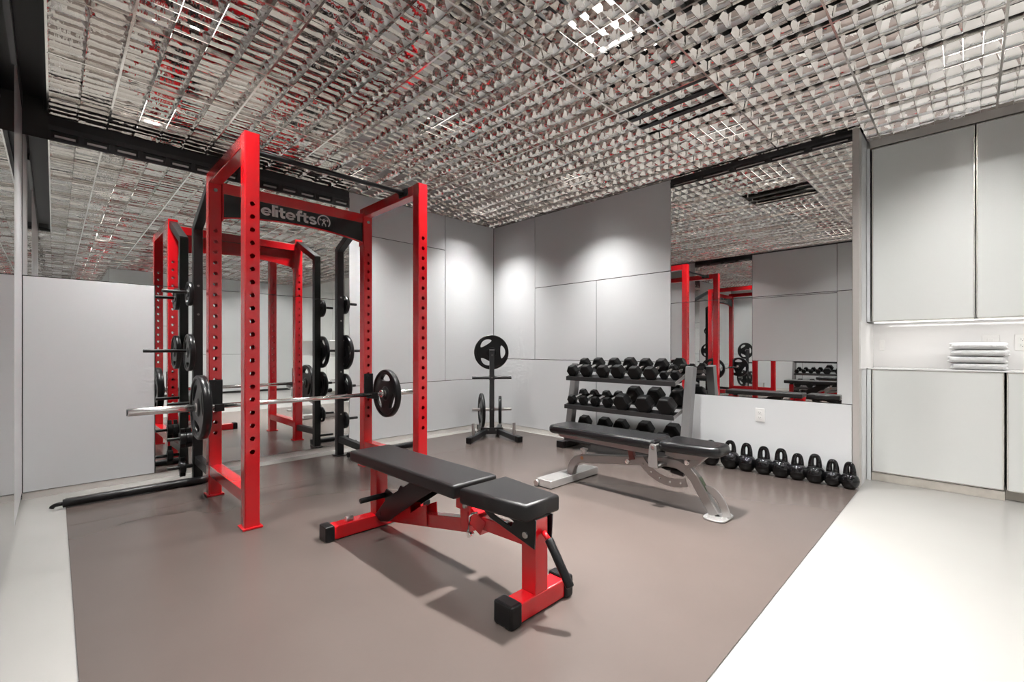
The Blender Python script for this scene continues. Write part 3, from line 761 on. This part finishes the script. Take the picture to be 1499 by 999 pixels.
spine = [(2.335, .065), (2.345, .11), (2.365, .15), (2.40, .182), (2.45, .198), (2.52, .205), (2.75, .238), (3.00, .272), (3.12, .288), (3.19, .285), (3.245, .262), (3.29, .222), (3.33, .160), (3.37, .095), (3.42, .020)]
gq('spine_frame', sweep(new(), [(a, yg, b) for a, b in spine], .03, rect=(.060, .050), up=(0, 1, 0)), 'silver')
bm = new(); box(bm, (2.235, yg-.29, .010), (2.375, yg+.30, .064), .004); rf = gq('rear_foot', bm, 'silverlt')
for s in (-1, 1):
    yy = yg + (-.295 if s < 0 else .305); lo, hi = sorted((yg+s*.20, yg+s*.29))
    gq('wheel', rod(new(), (2.245, yy-.012, .032), (2.245, yy+.012, .032), .023, 20, bev=.004), 'steel', rf)
    gq('rubber_pad', box(new(), (2.24, lo, .006), (2.37, hi, .012), .002), 'plastic', rf)
fp_ = rounded(3.365, 3.50, yg-.095, yg+.095, .045)
gq('front_foot', flat(new(), [fp_], .012, .004, T(0, 0, .013)), 'silverlt')
bm = new(); sweep(bm, [(3.352, yg+.0, .158), (3.378, yg, .163), (3.405, yg, .155), (3.432, yg, .132), (3.455, yg, .098), (3.472, yg, .060), (3.484, yg, .020)], 0, rect=(.046, .013), up=(0, 1, 0))
gq('lift_handle', bm, 'silverlt')
# curved adjustment quadrant
arc_o = []; arc_i = []
cxq, czq = 3.155, .425
for k in range(15):
    a = math.radians(212 + (293-212)*k/14); arc_o.append((cxq+.285*math.cos(a), czq+.285*math.sin(a))); arc_i.append((cxq+.232*math.cos(a), czq+.232*math.sin(a)))
qh = []
for k in range(5):
    a = math.radians(222 + 15.5*k); c_ = (cxq+.258*math.cos(a), czq+.258*math.sin(a)); qh.append([(c_[0]+.007*math.cos(2*PI*j/8), c_[1]+.007*math.sin(2*PI*j/8)) for j in range(8)])
gq('adjustment_arc', flat(new(), [arc_o + list(reversed(arc_i))] + qh, .007, .001, T(0, yg-.034, 0) @ XZ), 'silver')
bm = new()
for s in (-1, 1): flat(bm, [[(3.055, .270), (3.125, .270), (3.112, .40), (3.10, .418), (3.075, .418), (3.065, .40)]], .008, .002, T(0, yg+s*.148, 0) @ XZ)
box(bm, (3.058, yg-.15, .268), (3.122, yg+.15, .282), .002)
hb = gq('hinge_bracket', bm, 'silver')
bm = new(); rod(bm, (3.09, yg-.156, .398), (3.09, yg+.156, .398), .012, 18, bev=.003); gq('bolt', bm, 'steel', hb)
bm = new(); rod(bm, (2.85, yg-.055, .250), (2.85, yg+.055, .250), .017, 18, bev=.003); rod(bm, (2.85, yg-.068, .250), (2.85, yg-.055, .250), .009, 6); gq('pivot_bolt', bm, 'chrome')
bm = new(); rod(bm, (3.265, yg-.062, .315), (3.265, yg+.05, .315), .016, 18, bev=.003); rod(bm, (3.255, yg-.05, .338), (3.255, yg-.03, .338), .010, 14); gq('pull_pin', bm, 'chrome')
bm = new(); flat(bm, [[(3.245, .262), (3.315, .30), (3.385, .372), (3.22, .372)]], .055, .002, T(0, yg, 0) @ XZ); gq('seat_post', bm, 'silver')
bm = new(); bar(bm, (2.875, yg-.02, .262), (2.855, yg-.02, .345), .03, .04, .003); gq('pad_link', bm, 'redbrown', label='dark red link plate')
bm = new(); rod(bm, (2.455, yg, .222), (2.455, yg, .262), .017, 16, bev=.003); box(bm, (2.432, yg-.02, .258), (2.478, yg+.02, .272), .003); rs = gq('rest_post', bm, 'steel')
bm = new(); rod(bm, (2.455, yg-.030, .204), (2.455, yg-.028, .204), .014, 12); gq('bolt', bm, 'brass', rs)
# label on the front leg
a_, b_ = Vector((3.303, yg, .216)), Vector((3.347, yg, .140)); dirv = (b_-a_).normalized(); nrm = Vector((-dirv.z, 0, dirv.x)); nrm = nrm if nrm.x > 0 else -nrm
bm = new(); m_, L_ = frame(a_+nrm*.0262, b_+nrm*.0262, up=(nrm.x, 0, nrm.z)); box(bm, (-.018, -.0006, 0), (.018, .0006, L_), 0, 1, 0, m_); gq('label_sticker', bm, 'stick', label='small dark green printed sticker')
bm = new(); sweep(bm, [(2.98, yg+.02, .262), (3.10, yg+.02, .235), (3.21, yg+.02, .24)], .012, 10); rod(bm, (3.13, yg+.02, .232), (3.215, yg+.02, .222), .02, 16, bev=.004); gq('grip', bm, 'rubber')

# ================================================================ PLATE TREE IN THE CORNER
PT = (.583, -.566, .006)
yaw = math.atan2(.783, .622)          # local x axis -> to the right as seen from the camera
tree = thing('plate_tree', 'dark grey weight plate tree standing in the room corner', 'plate rack', PT, yaw)
def tq(name, bm, m, parent=None, label=None): return obj(name, bm, m, parent or tree, label=label)
tq('post', box(new(), (-.027, -.027, .055), (.027, .027, .995), .004), 'treegrey')
tq('top_cap', box(new(), (-.0285, -.0285, .995), (.0285, .0285, 1.005), .003), 'steel')
bm = new(); box(bm, (-.13, -.035, .03), (.13, -.027, .105), .003); tq('gusset_plate', bm, 'treegrey')
for s in (-1, 1):
    a = (s*.085, -.03, .060); b = (s*.262, -.385, .036)
    bm = new(); bar(bm, a, b, .055, .055, .004); leg = tq('front_leg', bm, 'treegrey')
    d = (Vector(b)-Vector(a)).normalized(); bm = new(); bar(bm, Vector(b)-d*.03, Vector(b)+d*.035, .064, .064, .007); tq('end_cap', bm, 'plastic', leg)
    bm = new(); p = Vector(a)*.22+Vector(b)*.78; rod(bm, (p.x, p.y, .06), (p.x, p.y, .20), .018, 22, bev=.002); tq('upright_pin', bm, 'steel', leg)
    a = (s*.06, .02, .055); b = (s*.128, .45, .034)
    bm = new(); bar(bm, a, b, .05, .05, .004); leg = tq('rear_leg', bm, 'treegrey')
    bm = new(); bar(bm, Vector(b)-Vector((0, .03, 0)), Vector(b)+Vector((0, .02, 0)), .056, .056, .006); tq('end_cap', bm, 'plastic', leg)
    for z, m_ in ((.678, 'treegrey'), (.314, 'steel')):
        bm = new(); rod(bm, (s*.027, 0, z), (s*.228, 0, z), .0175, 22, bev=.002); rod(bm, (s*.027, 0, z), (s*.033, 0, z), .026, 22); tq('plate_peg', bm, m_)
bm = new(); rod(bm, (0, .027, .955), (0, .18, .965), .0175, 22, bev=.002); tq('plate_peg', bm, 'treegrey')
for z in (.94, .68, .316): tq('bolt', rod(new(), (0, -.029, z), (0, -.027, z), .008, 6), 'silverlt')
for x in (-.1, -.045, .045, .1): tq('bolt', rod(new(), (x, -.039, .08), (x, -.034, .08), .008, 6), 'silverlt')
def tw(x, y, z):
    v = RZ(yaw) @ Vector((x, y, 0)); return (PT[0]+v.x, PT[1]+v.y, PT[2]+z)
gT = 'plates on the corner plate tree'
weight_plate(.203, .040, tw(0, .075, .972), yaw+PI/2, 'large black weight plate with three grip holes at the top of the plate tree', gT, rot=100-90+18, bore=.019)
weight_plate(.200, .034, tw(-.118, 0, .300), yaw+.10, 'black weight plate on the low left peg of the plate tree', gT, rot=30, bore=.019)
weight_plate(.162, .034, tw(.095, 0, .305), yaw-.10, 'smaller black weight plate on the low right peg of the plate tree', gT, rot=80, bore=.019)

# ================================================================ DUMBBELL RACK
DR = (2.15, -.25, .006)
dr = thing('dumbbell_rack', 'grey three tier dumbbell rack against the back wall', 'dumbbell rack', DR)
def dq(name, bm, m, parent=None, label=None): return obj(name, rel(bm, DR), m, parent or dr, label=label)
XL, XR = 1.535, 2.775
for x, mm in ((XL, 'shelfgrey'), (XR, 'rackgrey')):
    bm = new(); bar(bm, (x, -.355, .065), (x, -.215, .858), .070, .075, .004, up=(0, 1, 0)); dq('side_post', bm, 'rackgrey')
    bm = new(); box(bm, (x-.04, -.46, .012), (x+.04, -.03, .068), .004); fo = dq('base_foot', bm, 'shelfgrey')
    dq('end_cap', box(new(), (x-.045, -.50, .006), (x+.045, -.44, .075), .006), 'plastic', fo); dq('end_cap', box(new(), (x-.045, -.05, .006), (x+.045, -.02, .075), .006), 'plastic', fo)
TIERS = [(-.44, .722, .332), (-.47, .438, .27), (-.47, .115, .27)]     # front edge y, surface z there, slope
for (yf, zf, sl) in TIERS:
    bm = new(); D = .36
    sh = dq('front_rail', box(new(), (XL+.037, yf-.004, zf-.026), (XR-.037, yf+.002, zf+.016), .002), 'shelfgrey')
    a = math.atan(sl)
    bm = new(); box(bm, (XL+.037, 0, -.004), (XR-.037, .12, 0), .001, 1, 0, T(0, yf, zf) @ RX(a)); dq('front_tray', bm, 'shelfgrey')
    bm = new(); box(bm, (XL+.037, .20, -.004), (XR-.037, .32, 0), .001, 1, 0, T(0, yf, zf) @ RX(a)); box(bm, (XL+.037, .318, -.004), (XR-.037, .322, .03), .001, 1, 0, T(0, yf, zf) @ RX(a)); dq('rear_tray', bm, 'shelfgrey')
    for x in (XL+.037, XR-.041):
        bm = new(); box(bm, (x, -.002, -.020), (x+.004, .32, .012), .001, 1, 0, T(0, yf, zf) @ RX(a)); dq('shelf_bracket', bm, 'steel')
def make_dumbbell(R, ctr, name='dumbbell'):
    """hex dumbbell, axis along y, centre distance between heads = ctr"""
    L = R*1.18
    t = bpy.data.objects.new('dumbbell', None); COL.objects.link(t); t.empty_display_size = .1
    def head(s):
        b = bmesh.new(); prof = [(-L/2, R*.80), (-L/2+R*.16, R), (L/2-R*.14, R), (L/2, R*.86)]
        rings = []
        for (y, r) in prof: rings.append([b.verts.new((r*math.cos(PI/3*k), y*s + s*ctr/2, r*math.sin(PI/3*k))) for k in range(6)])
        for a_, c_ in zip(rings, rings[1:]):
            for k in range(6): b.faces.new((a_[k], a_[(k+1) % 6], c_[(k+1) % 6], c_[k]))
        b.faces.new(rings[0]); b.faces.new(rings[-1]); bmesh.ops.recalc_face_normals(b, faces=b.faces)
        bmesh.ops.bevel(b, geom=list(b.edges), offset=R*.05, segments=2, profile=.5, affect='EDGES')
        return b
    for s in (-1, 1):
        h = obj('head', head(s), 'rubber', t)
    hh = ctr/2 - L/2 + .004
    hd = new(); lathe(hd, [(.016, -hh), (.016, -hh+.01), (.0135, -hh+.02), (.0155, 0), (.0135, hh-.02), (.016, hh-.01), (.016, hh)], 20, RX(PI/2))
    obj('handle', hd, 'chrome', t)
    return t
protos = {}
def place_db(R, ctr, x, tier, label, group, dy=0.0, yaw_=0.0):
    yf, zf, sl = TIERS[tier]; a = math.atan(sl)
    key = (round(R, 4), round(ctr, 3))
    if key in protos: t = dup(protos[key])
    else: t = make_dumbbell(R, ctr); protos[key] = t
    ri = R*math.sqrt(3)/2 + .0008
    s = .178 + dy           # distance along the slope of the dumbbell centre
    y = yf + s*math.cos(a) - ri*math.sin(a); z = zf + s*math.sin(a) + ri*math.cos(a)
    t.location = (x, y, z); t.rotation_euler = (a, 0, yaw_)
    t['label'] = label; t['category'] = 'dumbbell'; t['group'] = group
    return t
ordn = ['leftmost', 'second from the left', 'third from the left', 'fourth from the left', 'fifth from the left', 'sixth from the left', 'seventh from the left', 'rightmost']
top = [(.062, .215, 1.622), (.066, .215, 1.794), (.066, .215, 1.984), (.070, .215, 2.156), (.066, .215, 2.327), (.066, .215, 2.486), (.040, .165, 2.60), (.044, .165, 2.702)]
for k, (R, c, x) in enumerate(top):
    place_db(R, c, x, 0, ('small ' if R < .05 else '') + 'black hex dumbbell, %s on the top shelf' % ordn[k], 'dumbbells on the top shelf', yaw_=random.uniform(-.04, .04))
mid = [(.050, .19, 1.622, 'leftmost small one'), (.050, .19, 1.762, 'second small one from the left'), (.051, .19, 1.908, 'third small one from the left'), (.053, .19, 2.048, 'small one beside the first big dumbbell'),
       (.083, .225, 2.220, 'leftmost of the three big ones'), (.084, .225, 2.441, 'middle of the three big ones'), (.083, .225, 2.655, 'rightmost of the three big ones')]
for k, (R, c, x, lb) in enumerate(mid):
    place_db(R, c, x, 1, 'black hex dumbbell on the middle shelf, ' + lb, 'dumbbells on the middle shelf', yaw_=random.uniform(-.04, .04))
bot = [(.074, .22, 1.640), (.077, .22, 1.885), (.078, .22, 2.075), (.084, .22, 2.335), (.088, .22, 2.610)]
for k, (R, c, x) in enumerate(bot):
    place_db(R, c, x, 2, 'large black hex dumbbell on the bottom shelf, ' + (ordn[k] if k < 4 else 'rightmost'), 'dumbbells on the bottom shelf')

# ================================================================ KETTLEBELLS
def make_kettlebell(R, H):
    t = bpy.data.objects.new('kettlebell', None); COL.objects.link(t); t.empty_display_size = .1
    prof = [(0, 0), (R*.50, 0), (R*.57, R*.04), (R*.78, R*.28), (R*.94, R*.60), (R, R*.92), (R*.97, R*1.18), (R*.86, R*1.46), (R*.66, R*1.70), (R*.40, R*1.84), (R*.15, R*1.90), (0, R*1.91)]
    obj('body', lathe(new(), prof, 40), 'kettle', t)
    hw = R*.36; zb = R*1.50; zt = H - .013; r = .0150
    r = .0162
    pts = []; rad = []
    for k in range(25):
        u = k/24; a = PI*u
        x = -math.cos(a); z = math.sin(a)
        sx_ = (abs(x)**.75)*(1 if x > 0 else -1)
        X_ = sx_*hw*(1.0 + .10*z); Z_ = zb + (zt-zb)*(z**.62 if z > 0 else 0)
        pts.append((X_, 0, Z_)); rad.append(r*(1.30 - .30*min(1, z*1.6)))
    obj('handle', sweep(new(), pts, rad, 14, up=(0, 1, 0)), 'kettle', t)
    return t
kb = [(2.895, .072, .212), (3.055, .078, .232), (3.185, .072, .228), (3.315, .071, .220), (3.440, .073, .222), (3.552, .066, .200), (3.667, .069, .214), (3.778, .060, .192), (3.880, .060, .190)]
kl = ['leftmost, half hidden by the silver bench', 'second from the left, the biggest', 'third from the left', 'fourth from the left', 'middle one of the nine', 'fourth from the right', 'third from the right', 'second from the right', 'rightmost, next to the wall post']
for k, (x, R, Hh) in enumerate(kb):
    t = make_kettlebell(R, Hh); t.location = (x, -.088-.0*k if R > .07 else -.082, .006 if True else 0); t.rotation_euler = (0, 0, math.radians([5, 22, 8, 18, 4, 25, 12, 0, -15][k]))
    t['label'] = 'glossy black kettlebell by the back wall, ' + kl[k]; t['category'] = 'kettlebell'; t['group'] = 'kettlebells in a row along the back wall'
